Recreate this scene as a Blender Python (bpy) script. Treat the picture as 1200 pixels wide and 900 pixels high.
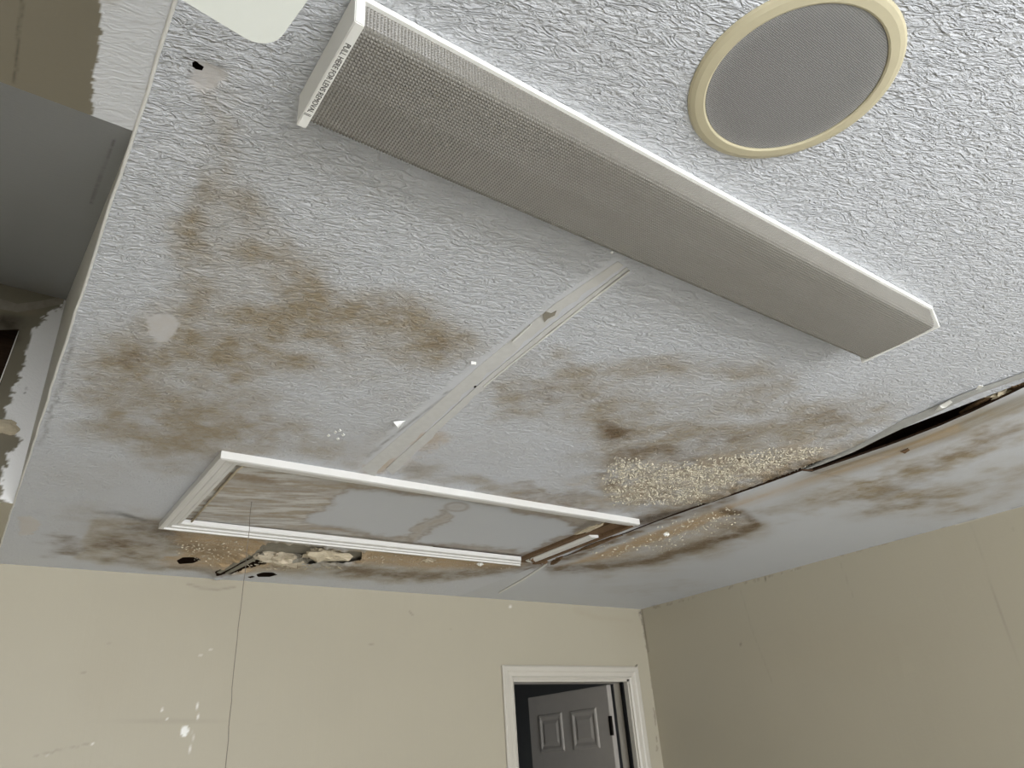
import bpy, bmesh, math, random
import numpy as np
from mathutils import Vector, Matrix

random.seed(7)
scene = bpy.context.scene
for o in list(bpy.data.objects):
    bpy.data.objects.remove(o)
C = scene.collection

# ------------------------------------------------------------------ camera, world, light, exposure
CAM = np.array([0.0, 0.0, 1.674])          # eye height, ceiling 0.766 m above it
YAW, PITCH, ROLL, FPX = 0.65110745, 0.4750407, -0.07396525, 854.315
def cam_axes():
    f = np.array([math.sin(YAW)*math.cos(PITCH), math.cos(YAW)*math.cos(PITCH), math.sin(PITCH)])
    r0 = np.array([math.cos(YAW), -math.sin(YAW), 0.0]); u0 = np.cross(r0, f)
    return (math.cos(ROLL)*r0 + math.sin(ROLL)*u0, -math.sin(ROLL)*r0 + math.cos(ROLL)*u0, f)
RX, UX, FX = cam_axes()
cd = bpy.data.cameras.new('camera'); cam = bpy.data.objects.new('camera', cd); C.objects.link(cam)
cam.matrix_world = Matrix(((RX[0], UX[0], -FX[0], CAM[0]), (RX[1], UX[1], -FX[1], CAM[1]),
                           (RX[2], UX[2], -FX[2], CAM[2]), (0, 0, 0, 1)))
cd.sensor_width = 36.0; cd.lens = FPX/1200*36; cd.clip_start = 0.02
scene.camera = cam

w = bpy.data.worlds.new('daylight'); scene.world = w; w.use_nodes = True
w.node_tree.nodes['Background'].inputs[0].default_value = (0.80, 0.90, 1.0, 1)
w.node_tree.nodes['Background'].inputs[1].default_value = 1.0

WX0, WX1, WZ0, WZ1 = -1.2, 2.4, 0.15, 2.1      # the big window in the front wall
def area(name, loc, rot, sx, sy, power, col):
    l = bpy.data.lights.new(name, 'AREA'); l.shape = 'RECTANGLE'; l.size = sx; l.size_y = sy
    l.energy = power; l.color = col
    o = bpy.data.objects.new(name, l); C.objects.link(o); o.location = loc; o.rotation_euler = rot
    return o
area('window_daylight', ((WX0+WX1)/2, -4.40, (WZ0+WZ1)/2), (math.radians(90), 0, 0), WX1-WX0, WZ1-WZ0, 240, (0.955, 0.975, 1.0))
sl = bpy.data.lights.new('sun', 'SUN'); sl.energy = 7.5; sl.angle = math.radians(0.6); sl.color = (1.0, 0.98, 0.96)
sun = bpy.data.objects.new('sun', sl); C.objects.link(sun); sun.location = (0, -6, 6)
sun.rotation_euler = Vector((0.06, 0.84, -0.54)).to_track_quat('-Z', 'Y').to_euler()

vs = scene.view_settings
vs.view_transform = 'Standard'; vs.look = 'None'; vs.gamma = 1.0; vs.use_curve_mapping = False
vs.exposure = 0.70

# ------------------------------------------------------------------ helpers
def lin(r, g, b):
    f = lambda c: (c/255/12.92) if c/255 <= 0.04045 else ((c/255+0.055)/1.055)**2.4
    return (f(r), f(g), f(b), 1.0)
def ray(x, y): return FX*FPX + RX*(x-600) - UX*(y-450)
def on_z(x, y, z=2.44): d = ray(x, y); return CAM + d*((z-CAM[2])/d[2])
def on_y(x, y, Y): d = ray(x, y); return CAM + d*((Y-CAM[1])/d[1])
def on_x(x, y, X): d = ray(x, y); return CAM + d*((X-CAM[0])/d[0])
def to_px(P):
    q = P - CAM; dep = q @ FX; dep = np.where(dep < 0.05, 0.05, dep)
    return 600 + FPX*(q @ RX)/dep, 450 - FPX*(q @ UX)/dep

def hash2(ix, iy, s):
    h = (ix.astype(np.int64)*374761393 + iy.astype(np.int64)*668265263 + s*974711) & 0x7fffffff
    h = ((h ^ (h >> 13))*1274126177) & 0x7fffffff
    return ((h ^ (h >> 16)) & 0xffff)/65535.0
def vnoise(x, y, s=0):
    ix = np.floor(x); iy = np.floor(y); fx = x-ix; fy = y-iy
    fx = fx*fx*(3-2*fx); fy = fy*fy*(3-2*fy)
    a = hash2(ix, iy, s); b = hash2(ix+1, iy, s); c = hash2(ix, iy+1, s); d = hash2(ix+1, iy+1, s)
    return (a*(1-fx)+b*fx)*(1-fy) + (c*(1-fx)+d*fx)*fy
def fbm(x, y, s=0, o=4):
    t = 0; amp = 0.5; n = 0
    for k in range(o):
        t = t + amp*vnoise(x, y, s+k*17); n += amp; x = x*2.03+3.1; y = y*2.03+1.7; amp *= 0.55
    return t/n
def sst(a, b, x):
    t = np.clip((x-a)/(b-a), 0, 1); return t*t*(3-2*t)
def blob(X, Y, cx, cy, rx, ry, rot=0, p=1.4):
    c, s = math.cos(math.radians(rot)), math.sin(math.radians(rot))
    u = ((X-cx)*c + (Y-cy)*s)/rx; v = (-(X-cx)*s + (Y-cy)*c)/ry
    return np.exp(-(u*u+v*v)**p)
def pline(X, Y, pts):
    d = np.full(X.shape, 1e9)
    for (x0, y0), (x1, y1) in zip(pts[:-1], pts[1:]):
        dx, dy = x1-x0, y1-y0
        t = np.clip(((X-x0)*dx+(Y-y0)*dy)/(dx*dx+dy*dy), 0, 1)
        d = np.minimum(d, np.hypot(X-x0-t*dx, Y-y0-t*dy))
    return d
def line(X, Y, pts, wd): return np.exp(-(pline(X, Y, pts)/wd)**2)
def inside(X, Y, pts):
    r = np.zeros(X.shape, bool); n = len(pts)
    for i in range(n):
        x0, y0 = pts[i]; x1, y1 = pts[(i+1) % n]
        if y0 == y1: continue
        r ^= ((y0 > Y) != (y1 > Y)) & (X < (x1-x0)*(Y-y0)/(y1-y0)+x0)
    return r
def sdist(X, Y, pts):                       # >0 inside
    d = pline(X, Y, list(pts)+[pts[0]]); return np.where(inside(X, Y, pts), d, -d)
def fill(X, Y, pts, soft): return sst(-soft, soft, sdist(X, Y, pts))

def link(o, parent=None):
    C.objects.link(o)
    if parent: o.parent = parent
    return o
def tag(o, label, cat, group=None):
    o['label'] = label; o['category'] = cat
    if group: o['group'] = group
    return o
def struct(o, label=None):
    o['kind'] = 'structure'
    if label: o['label'] = label
    return o
def empty(name, loc=(0, 0, 0)):
    o = bpy.data.objects.new(name, None); o.location = loc; o.empty_display_size = .05; return link(o)
def mesh_obj(name, verts, faces, mat, parent=None, smooth=False, origin=None):
    m = bpy.data.meshes.new(name); verts = [Vector(v) for v in verts]
    if parent is not None and parent.type == 'EMPTY' and origin is None: origin = world_loc(parent)
    off = Vector(origin) if origin is not None else Vector()
    m.from_pydata([tuple(v-off) for v in verts], [], faces); m.update()
    if smooth: m.polygons.foreach_set('use_smooth', [True]*len(m.polygons))
    m.materials.append(mat); o = bpy.data.objects.new(name, m); link(o, parent)
    return o
def world_loc(o):
    p = Vector(o.location)
    while o.parent: o = o.parent; p += Vector(o.location)
    return p
def bm_obj(name, bm, mat, parent=None, smooth=False):
    m = bpy.data.meshes.new(name); bmesh.ops.recalc_face_normals(bm, faces=bm.faces)
    if parent is not None: bmesh.ops.translate(bm, verts=bm.verts, vec=-world_loc(parent))
    bm.to_mesh(m); bm.free()
    if smooth: m.polygons.foreach_set('use_smooth', [True]*len(m.polygons))
    m.materials.append(mat); o = bpy.data.objects.new(name, m); return link(o, parent)
def add_box(bm, lo, hi, bevel=0):
    r = bmesh.ops.create_cube(bm, size=1)
    vv = r['verts']
    for v in vv:
        v.co = Vector([lo[i]+(v.co[i]+.5)*(hi[i]-lo[i]) for i in range(3)])
    if bevel:
        es = list({e for v in vv for e in v.link_edges})
        bmesh.ops.bevel(bm, geom=es, offset=bevel, segments=2, affect='EDGES')
def box(name, lo, hi, mat, parent=None, bevel=0):
    bm = bmesh.new(); add_box(bm, lo, hi, bevel); return bm_obj(name, bm, mat, parent)
def sweep(name, prof, p0, p1, side, up, mat, parent=None, m0=0.0, m1=0.0):
    """extrude a closed profile (a along side, b along up) from p0 to p1; m0/m1 mitre slopes per unit of a"""
    p0 = Vector(p0); p1 = Vector(p1); d = (p1-p0).normalized(); side = Vector(side); up = Vector(up)
    vv = [p0+side*a+up*b+d*(a*m0) for a, b in prof]+[p1+side*a+up*b+d*(a*m1) for a, b in prof]
    n = len(prof); f = [(i, (i+1) % n, n+(i+1) % n, n+i) for i in range(n)]+[tuple(range(n))[::-1], tuple(range(n, 2*n))]
    o = mesh_obj(name, vv, f, mat, parent)
    bm = bmesh.new(); bm.from_mesh(o.data); bmesh.ops.recalc_face_normals(bm, faces=bm.faces); bm.to_mesh(o.data); bm.free()
    return o
def tube(name, pts, rad, mat, parent=None, n=8):
    vv = []; ff = []; pts = [Vector(p) for p in pts]
    for i, p in enumerate(pts):
        t = (pts[min(i+1, len(pts)-1)]-pts[max(i-1, 0)]).normalized()
        a = t.orthogonal().normalized() if i == 0 else (pa - t*pa.dot(t)).normalized()
        pa = a; b = t.cross(a); r = rad[i] if isinstance(rad, (list, tuple)) else rad
        vv += [p+(a*math.cos(2*math.pi*k/n)+b*math.sin(2*math.pi*k/n))*r for k in range(n)]
    for i in range(len(pts)-1):
        ff += [(i*n+k, i*n+(k+1) % n, (i+1)*n+(k+1) % n, (i+1)*n+k) for k in range(n)]
    ff += [tuple(range(n))[::-1], tuple(range((len(pts)-1)*n, len(pts)*n))]
    return mesh_obj(name, vv, ff, mat, parent, smooth=True)
def lathe(name, prof, c, mat, parent=None, n=64, down=True):
    vv = []; ff = []; m = len(prof)
    for k in range(n):
        a = 2*math.pi*k/n
        vv += [(c[0]+r*math.cos(a), c[1]+r*math.sin(a), c[2]+z) for r, z in prof]
    for k in range(n):
        k2 = (k+1) % n
        ff += [(k*m+i, k2*m+i, k2*m+i+1, k*m+i+1) for i in range(m-1)]
    o = mesh_obj(name, vv, ff, mat, parent)
    bm = bmesh.new(); bm.from_mesh(o.data); bmesh.ops.remove_doubles(bm, verts=bm.verts, dist=1e-6)
    bmesh.ops.recalc_face_normals(bm, faces=bm.faces); bm.to_mesh(o.data); bm.free()
    return o

# ---- dense surfaces that carry wear masks in attributes
def dense(name, us, vs_, fn, mask, holes, mat, flip=False, parent=None, dz=None):
    """us, vs_: 1-D coordinates; fn(U,V)->Nx3; mask(X,Y,U,V)->(A Nx4, B Nx4); holes: pixel polygons cut out"""
    U, V = np.meshgrid(us, vs_); nu, nv = len(us), len(vs_)
    U = U.ravel(); V = V.ravel(); P = fn(U, V)
    X, Y = to_px(P)
    ii = (np.arange(nv-1)[:, None]*nu + np.arange(nu-1)[None, :]).ravel()
    q = np.stack([ii, ii+1, ii+nu+1, ii+nu], 1)
    keep = np.ones(len(q), bool)
    qx = X[q].mean(1); qy = Y[q].mean(1)
    for h in holes:
        hx = [p[0] for p in h]; hy = [p[1] for p in h]
        sel = (qx > min(hx)-3) & (qx < max(hx)+3) & (qy > min(hy)-3) & (qy < max(hy)+3)
        idx = np.where(sel)[0]
        if not len(idx): continue
        ins = inside(qx[idx], qy[idx], h); rem = idx[ins]; keep[rem] = False
    if holes:
        bad = np.zeros(len(P), bool); bad[q[~keep].ravel()] = True; good = np.zeros(len(P), bool); good[q[keep].ravel()] = True
        bi = np.where(bad & good)[0]; bx = X[bi]; by = Y[bi]; best = np.full(len(bi), 14.0); sx_ = bx.copy(); sy_ = by.copy()
        for h in holes:
            for (x0, y0), (x1, y1) in zip(h, list(h[1:])+[h[0]]):
                dx, dy = x1-x0, y1-y0; t = np.clip(((bx-x0)*dx+(by-y0)*dy)/(dx*dx+dy*dy), 0, 1)
                nx_, ny_ = x0+t*dx, y0+t*dy; dd = np.hypot(bx-nx_, by-ny_); k = dd < best
                best[k] = dd[k]; sx_[k] = nx_[k]; sy_[k] = ny_[k]
        D = FX[None]*FPX + RX[None]*(sx_-600)[:, None] - UX[None]*(sy_-450)[:, None]
        nrm_ = np.cross(P[1]-P[0], P[nu]-P[0]); nrm_ = nrm_/np.linalg.norm(nrm_)
        P[bi] = CAM + D*(((P[0]-CAM) @ nrm_)/(D @ nrm_))[:, None]
    q = q[keep]
    if flip: q = q[:, ::-1]
    A, B = mask(X, Y, U, V)
    if dz is not None: P = P + dz(X, Y, U, V)
    m = bpy.data.meshes.new(name)
    m.vertices.add(len(P)); m.vertices.foreach_set('co', P.ravel())
    m.loops.add(q.size); m.loops.foreach_set('vertex_index', q.ravel().astype(np.int32))
    m.polygons.add(len(q)); m.polygons.foreach_set('loop_start', np.arange(0, q.size, 4, dtype=np.int32))
    m.polygons.foreach_set('use_smooth', np.ones(len(q), bool))
    m.update(calc_edges=True)
    for nm, D in (('wear_a', A), ('wear_b', B)):
        at = m.color_attributes.new(nm, 'FLOAT_COLOR', 'POINT'); at.data.foreach_set('color', np.clip(D, 0, 1).astype(np.float32).ravel())
    m.validate(); m.materials.append(mat)
    o = bpy.data.objects.new(name, m); link(o, parent)
    return o

# ------------------------------------------------------------------ materials
class NT:
    def __init__(s, name):
        s.m = bpy.data.materials.new(name); s.m.use_nodes = True; s.t = s.m.node_tree; s.n = s.t.nodes
        s.b = s.n['Principled BSDF']
    def new(s, t, **k):
        n = s.n.new(t)
        for a, v in k.items(): setattr(n, a, v)
        return n
    def l(s, a, b): s.t.links.new(a, b)
    def noise(s, scale, detail=3, rough=.55, dist=0, vec=None):
        n = s.new('ShaderNodeTexNoise'); n.inputs['Scale'].default_value = scale; n.inputs['Detail'].default_value = detail
        n.inputs['Roughness'].default_value = rough; n.inputs['Distortion'].default_value = dist
        if vec is not None: s.l(vec, n.inputs['Vector'])
        return n.outputs['Fac']
    def math(s, op, a, b=None, clamp=False):
        n = s.new('ShaderNodeMath', operation=op); n.use_clamp = clamp
        for i, x in enumerate((a, b)):
            if x is None: continue
            if isinstance(x, (int, float)): n.inputs[i].default_value = x
            else: s.l(x, n.inputs[i])
        return n.outputs[0]
    def ramp(s, fac, stops):
        n = s.new('ShaderNodeValToRGB'); e = n.color_ramp.elements
        while len(e) < len(stops): e.new(.5)
        for el, (p, c) in zip(e, stops): el.position = p; el.color = c if isinstance(c, tuple) else (c, c, c, 1)
        s.l(fac, n.inputs[0]); return n.outputs[0]
    def mix(s, fac, a, b, mode='MIX'):
        n = s.new('ShaderNodeMix', data_type='RGBA', blend_type=mode)
        for i, x in ((0, fac), (6, a), (7, b)):
            if isinstance(x, (int, float)): n.inputs[i].default_value = x
            elif isinstance(x, tuple): n.inputs[i].default_value = x
            else: s.l(x, n.inputs[i])
        return n.outputs[2]
    def coord(s, scale=(1, 1, 1), kind='Object', rz=0):
        t = s.new('ShaderNodeTexCoord'); mp = s.new('ShaderNodeMapping'); mp.inputs['Scale'].default_value = scale; mp.inputs['Rotation'].default_value = (0, 0, rz)
        s.l(t.outputs[kind], mp.inputs[0]); return mp.outputs[0]
    def bump(s, h, strength, dist=.01, prev=None):
        n = s.new('ShaderNodeBump'); n.inputs['Distance'].default_value = dist
        if isinstance(strength, (int, float)): n.inputs['Strength'].default_value = strength
        else: s.l(strength, n.inputs['Strength'])
        s.l(h, n.inputs['Height'])
        if prev is not None: s.l(prev, n.inputs['Normal'])
        return n.outputs[0]
    def attr(s, name):
        a = s.new('ShaderNodeAttribute', attribute_name=name); sp = s.new('ShaderNodeSeparateColor')
        s.l(a.outputs['Color'], sp.inputs[0]); return sp.outputs[0], sp.outputs[1], sp.outputs[2], a.outputs['Alpha']
    def out(s, col, rough=.6, normal=None, spec=None):
        if isinstance(col, tuple): s.b.inputs['Base Color'].default_value = col
        else: s.l(col, s.b.inputs['Base Color'])
        if isinstance(rough, (int, float)): s.b.inputs['Roughness'].default_value = rough
        else: s.l(rough, s.b.inputs['Roughness'])
        if normal is not None: s.l(normal, s.b.inputs['Normal'])
        if spec is not None: s.b.inputs['Specular IOR Level'].default_value = spec
        return s.m

def wear_material(name, base, base2, rough=.46, texture=1.0, streak=False, tan=(156, 143, 120), brown=(112, 93, 68),
                  ochre=(186, 158, 118), bare=(118, 110, 92), dark=(42, 33, 26), pale=(214, 212, 204)):
    """wear_a: tan stain, brown stain, ochre, smooth;  wear_b: dark mould, bare board, pale patch, flaking"""
    s = NT(name); t, b, oc, sm = s.attr('wear_a'); dk, ba, pa, fl = s.attr('wear_b')
    v = s.coord()
    n1 = s.noise(2.2, 3, vec=v); n2 = s.noise(38, 4, .6, .6, vec=v); n3 = s.noise(150, 3, .6, 0, vec=v)
    col = s.mix(n1, base, base2)
    col = s.mix(s.math('MULTIPLY', n3, .10), col, (0.30, 0.30, 0.30, 1))
    brk = s.ramp(n2, [(.30, 0.72), (.70, 1.15)])
    def m(fac, c):
        nonlocal col
        col = s.mix(s.math('MULTIPLY', fac, brk, True), col, c)
    col = s.mix(ba, col, lin(*bare)); col = s.mix(pa, col, lin(*pale)); m(t, lin(*tan)); m(oc, lin(*ochre)); m(b, lin(*brown)); m(dk, lin(*dark))
    nrm = None
    if texture:
        vr = s.coord(rz=math.radians(20)); sq = s.new('ShaderNodeMapping'); sq.inputs['Scale'].default_value = (.62, 1.5, 1.0); s.l(vr, sq.inputs[0]); va = sq.outputs[0]
        h1 = s.noise(105, 3.0, .55, 1.0, vec=va)
        rid = s.math('SUBTRACT', 1.0, s.math('MULTIPLY', s.math('ABSOLUTE', s.math('SUBTRACT', h1, .5)), 5.0), True)
        h2 = s.noise(60, 3, .5, .9, vec=va)
        blot = s.ramp(h2, [(.40, 0.0), (.58, 1.0)])
        hh = s.math('ADD', s.math('MULTIPLY', rid, .62), s.math('MULTIPLY', blot, .55))
        h3 = s.noise(44, 2.5, .5, 1.4, vec=va)
        rid2 = s.math('SUBTRACT', 1.0, s.math('MULTIPLY', s.math('ABSOLUTE', s.math('SUBTRACT', h3, .5)), 9.0), True)
        hh = s.math('ADD', hh, s.math('MULTIPLY', rid2, 1.0))
        hh = s.math('ADD', hh, s.math('MULTIPLY', s.noise(180, 2, .5, 0, vec=v), .22))
        keep = s.math('MULTIPLY', s.math('SUBTRACT', 1.0, s.math('MULTIPLY', sm, .93)), texture)
        nrm = s.bump(hh, keep, .0022)
        nrm = s.bump(s.noise(90, 3, .65, 1.0, vec=v), s.math('MULTIPLY', fl, .9), .01, nrm)
    else:
        vs_ = s.coord((26, 26, 1.3)) if streak else v
        nrm = s.bump(s.noise(1.0 if streak else 70, 3, .6, 0, vec=vs_), .28, .004)
        nrm = s.bump(s.noise(120, 3, .6, 0, vec=v), .12, .002, nrm)
    return s.out(col, rough, nrm, .35)

def plain(name, col, rough=.5, nscale=40, var=.06, bump=.08, spec=.4, metallic=0, stretch=(1, 1, 1)):
    s = NT(name); v = s.coord(stretch); n = s.noise(nscale, 4, .6, 0, vec=v)
    dark = tuple(c*(1-var*2.2) for c in col[:3])+(1,); lite = tuple(min(1, c*(1+var)) for c in col[:3])+(1,)
    c = s.mix(n, dark, lite); s.b.inputs['Metallic'].default_value = metallic
    return s.out(c, rough, s.bump(n, bump, .003), spec)

M_CEIL = wear_material('textured_ceiling_paint', lin(212, 215, 220), lin(204, 207, 213))
M_SHEET = wear_material('smooth_ceiling_paint', lin(205, 208, 213), lin(198, 202, 207), texture=.22)
M_WALL = wear_material('beige_wall_paint', lin(175, 168, 149), lin(169, 162, 144), texture=0, streak=True, rough=.5, pale=(236, 236, 232))
M_BARE = wear_material('bare_drywall', lin(132, 126, 110), lin(120, 114, 98), texture=.35, pale=(204, 206, 209), bare=(108, 102, 86))
M_END = wear_material('shaft_end_brightened', lin(132, 126, 110), lin(120, 114, 98), texture=.35, pale=(238, 238, 238), bare=(108, 102, 86))  # copy of bare_drywall, its white paint brightened to offset the shaft's shade
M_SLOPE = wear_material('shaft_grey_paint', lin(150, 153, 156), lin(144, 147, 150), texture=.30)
M_HATCH = wear_material('hatch_panel_paint', lin(196, 199, 204), lin(190, 194, 199), texture=.0, tan=(164, 152, 134), brown=(124, 104, 80), pale=(205, 204, 200))
M_TRIM = plain('white_gloss_trim', lin(216, 215, 212), .35, 18, .03, .04)
M_TRIMB = plain('cream_door_trim', lin(192, 187, 176), .42, 18, .03, .05)
M_STEEL = plain('white_enamelled_steel', lin(238, 238, 234), .32, 14, .025, .02, .5)
M_FAN = plain('white_fan_blade', lin(230, 234, 228), .45, 12, .02, .02)
M_RIM = plain('yellowed_speaker_plastic', lin(196, 188, 160), .4, 20, .04, .02)
M_WOOD = plain('dark_attic_wood', lin(70, 52, 38), .85, 14, .30, .4, .2, stretch=(1, 8, 8))
M_STAINWOOD = plain('stained_brown_wood', lin(120, 96, 72), .8, 22, .30, .4, .2, stretch=(2, 12, 2))
M_PAPER = plain('torn_drywall_paper', lin(200, 188, 164), .85, 60, .16, .5, .2)
M_GYPSUM = plain('crumbled_gypsum', lin(206, 194, 172), .9, 70, .22, .7, .15)
M_GREYBACK = plain('grey_backing_board', lin(150, 145, 132), .85, 40, .18, .3, .2)
M_TAPE = plain('joint_tape', lin(208, 208, 206), .7, 55, .07, .2, .3)
M_BEAD = plain('white_corner_bead', lin(226, 226, 222), .45, 60, .05, .15)
M_LIP = plain('grey_paper_lip', lin(168, 168, 164), .8, 60, .12, .35, .2)
M_CORD = plain('grey_twine', lin(124, 118, 108), .9, 200, .2, .3, .2)
M_DOOR = plain('dim_grey_door_paint', lin(168, 163, 156), .45, 20, .04, .03)
M_DARKMETAL = plain('dark_bronze_metal', lin(38, 34, 32), .4, 60, .15, .05, .5, .7)
M_RUBBER = plain('black_weatherstrip', lin(20, 20, 20), .8, 80, .1, .1, .2)
M_FLOOR = plain('pale_vinyl_floor', lin(214, 212, 208), .95, 90, .12, .5, .1)
M_INK = plain('grey_printed_ink', lin(58, 56, 54), .7, 60, .1, 0, .2)
M_TUBE = plain('fluorescent_tube_glass', lin(236, 234, 224), .25, 10, .02, 0, .5)
M_FLAKE = plain('peeling_paint_flake', lin(216, 208, 188), .75, 50, .14, .1, .2)
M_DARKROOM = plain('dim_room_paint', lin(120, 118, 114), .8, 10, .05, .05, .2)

def lens_mat():
    s = NT('prismatic_acrylic'); v = s.coord((1, 1, 1))
    n = s.noise(3.0, 3, .5, 0, vec=v)
    c = s.mix(n, lin(132, 128, 120), lin(150, 148, 142))
    s.b.inputs['Transmission Weight'].default_value = .25; s.b.inputs['IOR'].default_value = 1.35
    return s.out(c, .20, None, .6)
M_LENS = lens_mat()
def grille_mat():
    s = NT('perforated_speaker_mesh'); v = s.coord((1, 1, 1))
    vo = s.new('ShaderNodeTexVoronoi'); vo.inputs['Scale'].default_value = 420; vo.inputs['Randomness'].default_value = .12
    s.l(v, vo.inputs['Vector'])
    r = s.ramp(vo.outputs['Distance'], [(.30, lin(86, 86, 85)), (.46, lin(158, 158, 157))])
    return s.out(r, .45, s.bump(vo.outputs['Distance'], .5, .0015), .5)
M_GRILLE = grille_mat()
def glass_mat():
    s = NT('window_glass'); tr = s.new('ShaderNodeBsdfTransparent'); gl = s.new('ShaderNodeBsdfGlossy'); gl.inputs['Roughness'].default_value = .02
    mx = s.new('ShaderNodeMixShader'); mx.inputs[0].default_value = .06
    s.l(tr.outputs[0], mx.inputs[1]); s.l(gl.outputs[0], mx.inputs[2]); s.l(mx.outputs[0], s.n['Material Output'].inputs[0]); return s.m
M_GLASS = glass_mat()

# ------------------------------------------------------------------ room constants
ZC = 2.44; YB = 3.26; XR = 3.345; XE = 0.040; XCR = 2.040; YF = -4.20; XL = -1.60
def stack(*c):
    return np.stack([np.clip(x, 0, 1) if isinstance(x, np.ndarray) else x for x in c], 1)
def coords(*segs):
    """segs: (start, end, step)…"""
    out = []
    for a, b, st in segs:
        n = max(1, int(round((b-a)/st))); out.append(np.linspace(a, b, n+1)[:-1])
    out.append(np.array([segs[-1][1]])); return np.concatenate(out)

# ------------------------------------------------------------------ wear painted as masks of the real stains
def ceil_mask(X0, Y0, U, V):
    n1 = fbm(U*9, V*9, 3)-.5; n2 = fbm(U*9, V*9, 41)-.5; n3 = fbm(U*34, V*34, 77, 3)-.5
    X = X0+n1*58+n3*14; Y = Y0+n2*34+n3*8
    brk = np.clip(.90+1.0*(fbm(U*16, V*16, 5)-.5)*2, .45, 1.2)
    tan = np.zeros_like(X); br = tan.copy(); oc = tan.copy(); sm = tan.copy(); dk = tan.copy(); ba = tan.copy(); pa = tan.copy(); fl = tan.copy()
    def T(arr, val): np.maximum(arr, val, out=arr)
    for cx, cy, rx, ry, rot, k in [
        (258, 165, 30, 70, 5, .30), (262, 262, 46, 46, 0, .50), (320, 318, 70, 34, 10, .55), (250, 310, 46, 40, 0, .48),
        (155, 415, 52, 34, -12, .92), (120, 462, 34, 26, 0, .72), (235, 415, 80, 50, 0, .62), (285, 385, 80, 50, 0, .52),
        (345, 360, 70, 30, 10, .60), (430, 372, 80, 24, 12, .72), (510, 398, 55, 20, 12, .75), (455, 400, 70, 26, 0, .55),
        (390, 430, 90, 34, 0, .42), (240, 470, 95, 34, 0, .66), (150, 495, 50, 16, 8, .42), (330, 500, 80, 22, 4, .50),
        (400, 520, 60, 16, 0, .52), (225, 505, 50, 18, 0, .55), (190, 545, 40, 12, 0, .35), (110, 560, 45, 16, 0, .22),
        (150, 615, 55, 16, 8, .5), (470, 455, 60, 26, -30, .30),
        (640, 468, 75, 18, 4, .72), (600, 448, 40, 24, -30, .40), (690, 478, 60, 16, 8, .6), (780, 532, 80, 15, -3, .9),
        (740, 508, 44, 15, 0, .8), (850, 512, 70, 11, -10, .72), (900, 497, 90, 18, -8, .45), (990, 488, 60, 13, -8, .70),
        (1010, 480, 60, 20, -15, .35), (940, 520, 70, 14, -18, .4), (620, 578, 110, 8, 9, .82), (720, 590, 60, 8, 9, .8),
        (480, 545, 44, 10, 8, .60), (700, 560, 40, 12, 0, .35), (560, 520, 60, 20, 0, .14), (820, 570, 120, 26, -12, .42)]:
        T(tan, min(1, k*.92)*blob(X, Y, cx, cy, rx*1.12, ry*1.12, rot, 1.1))
    LP = [(228, 212), (300, 225), (345, 292), (400, 334), (480, 350), (548, 388), (562, 406), (512, 430), (440, 412), (365, 436), (300, 458), (312, 490), (372, 508),
          (425, 536), (330, 530), (250, 546), (160, 536), (128, 518), (95, 498), (104, 430), (124, 395), (168, 365), (214, 350), (200, 300), (214, 250)]
    RP = [(585, 456), (660, 424), (790, 417), (900, 427), (938, 450), (905, 470), (1000, 468), (1045, 478), (1005, 510), (950, 526), (880, 552), (760, 592), (660, 590),
          (560, 572), (700, 578), (722, 545), (690, 512), (640, 500), (575, 492)]
    T(tan, .82*fill(X, Y, LP, 24)*(1-.55*blob(X, Y, 165, 497, 30, 9))*(1-.5*blob(X, Y, 432, 392, 42, 16))*(1-.4*blob(X, Y, 340, 450, 50, 14)))
    T(tan, .70*fill(X, Y, RP, 15)*(1-.75*blob(X, Y, 800, 457, 95, 18))*(1-.6*blob(X, Y, 860, 482, 40, 9)))
    # tide lines
    T(tan, .50*line(X, Y, [(318, 318), (372, 338), (430, 348), (492, 368), (545, 392)], 8))
    T(tan, .42*line(X, Y, [(590, 470), (640, 436), (700, 424), (790, 424), (880, 432), (925, 448), (905, 470)], 8))
    T(tan, .38*line(X, Y, [(640, 500), (700, 515), (760, 540)], 12))
    T(tan, .30*line(X, Y, [(100, 470), (130, 505), (190, 525)], 10))
    T(tan, .40*line(X, Y, [(250, 90), (268, 180), (250, 250)], 16))
    for cx, cy, rx, ry, rot, k in [(722, 503, 24, 11, 8, .85), (765, 533, 56, 7, -4, .55), (700, 555, 18, 4, 0, .5), (724, 562, 9, 4, 0, .8),
        (150, 636, 34, 11, 4, .95), (80, 637, 22, 9, 0, .75), (185, 625, 44, 11, 10, .7), (150, 415, 26, 10, -20, .35),
        (840, 512, 40, 5, -14, .45), (960, 494, 40, 6, -8, .30), (650, 465, 22, 8, 20, .35), (515, 402, 22, 8, 20, .25), (660, 590, 70, 5, 9, .55),
        (875, 540, 20, 3, -32, .7), (640, 577, 60, 3, 8, .4), (465, 543, 24, 6, 5, .35)]:
        T(br, k*blob(X, Y, cx, cy, rx, ry, rot))
    # between the hatch and the far wall
    band = fill(X0+n1*20, Y0+n2*10, [(110, 606), (190, 616), (420, 640), (640, 660), (560, 676), (470, 684), (400, 677), (290, 671), (160, 664), (90, 655)], 5)
    T(tan, .62*band); T(oc, .85*band*fill(X, Y0, [(200, 618), (345, 632), (345, 664), (280, 670), (200, 660)], 10)); T(pa, .35*band*brk)
    T(oc, .85*fill(X0+n1*14, Y0+n2*6, [(420, 642), (620, 662), (590, 668), (500, 664), (410, 658)], 4))
    T(br, .78*line(X0+n1*18, Y0+n2*7, [(395, 668), (440, 672), (490, 677), (560, 671), (640, 664)], 6))
    T(br, .5*line(X0, Y0+n2*6, [(120, 655), (190, 664), (270, 671)], 3))
    T(ba, .10*band)
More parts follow.
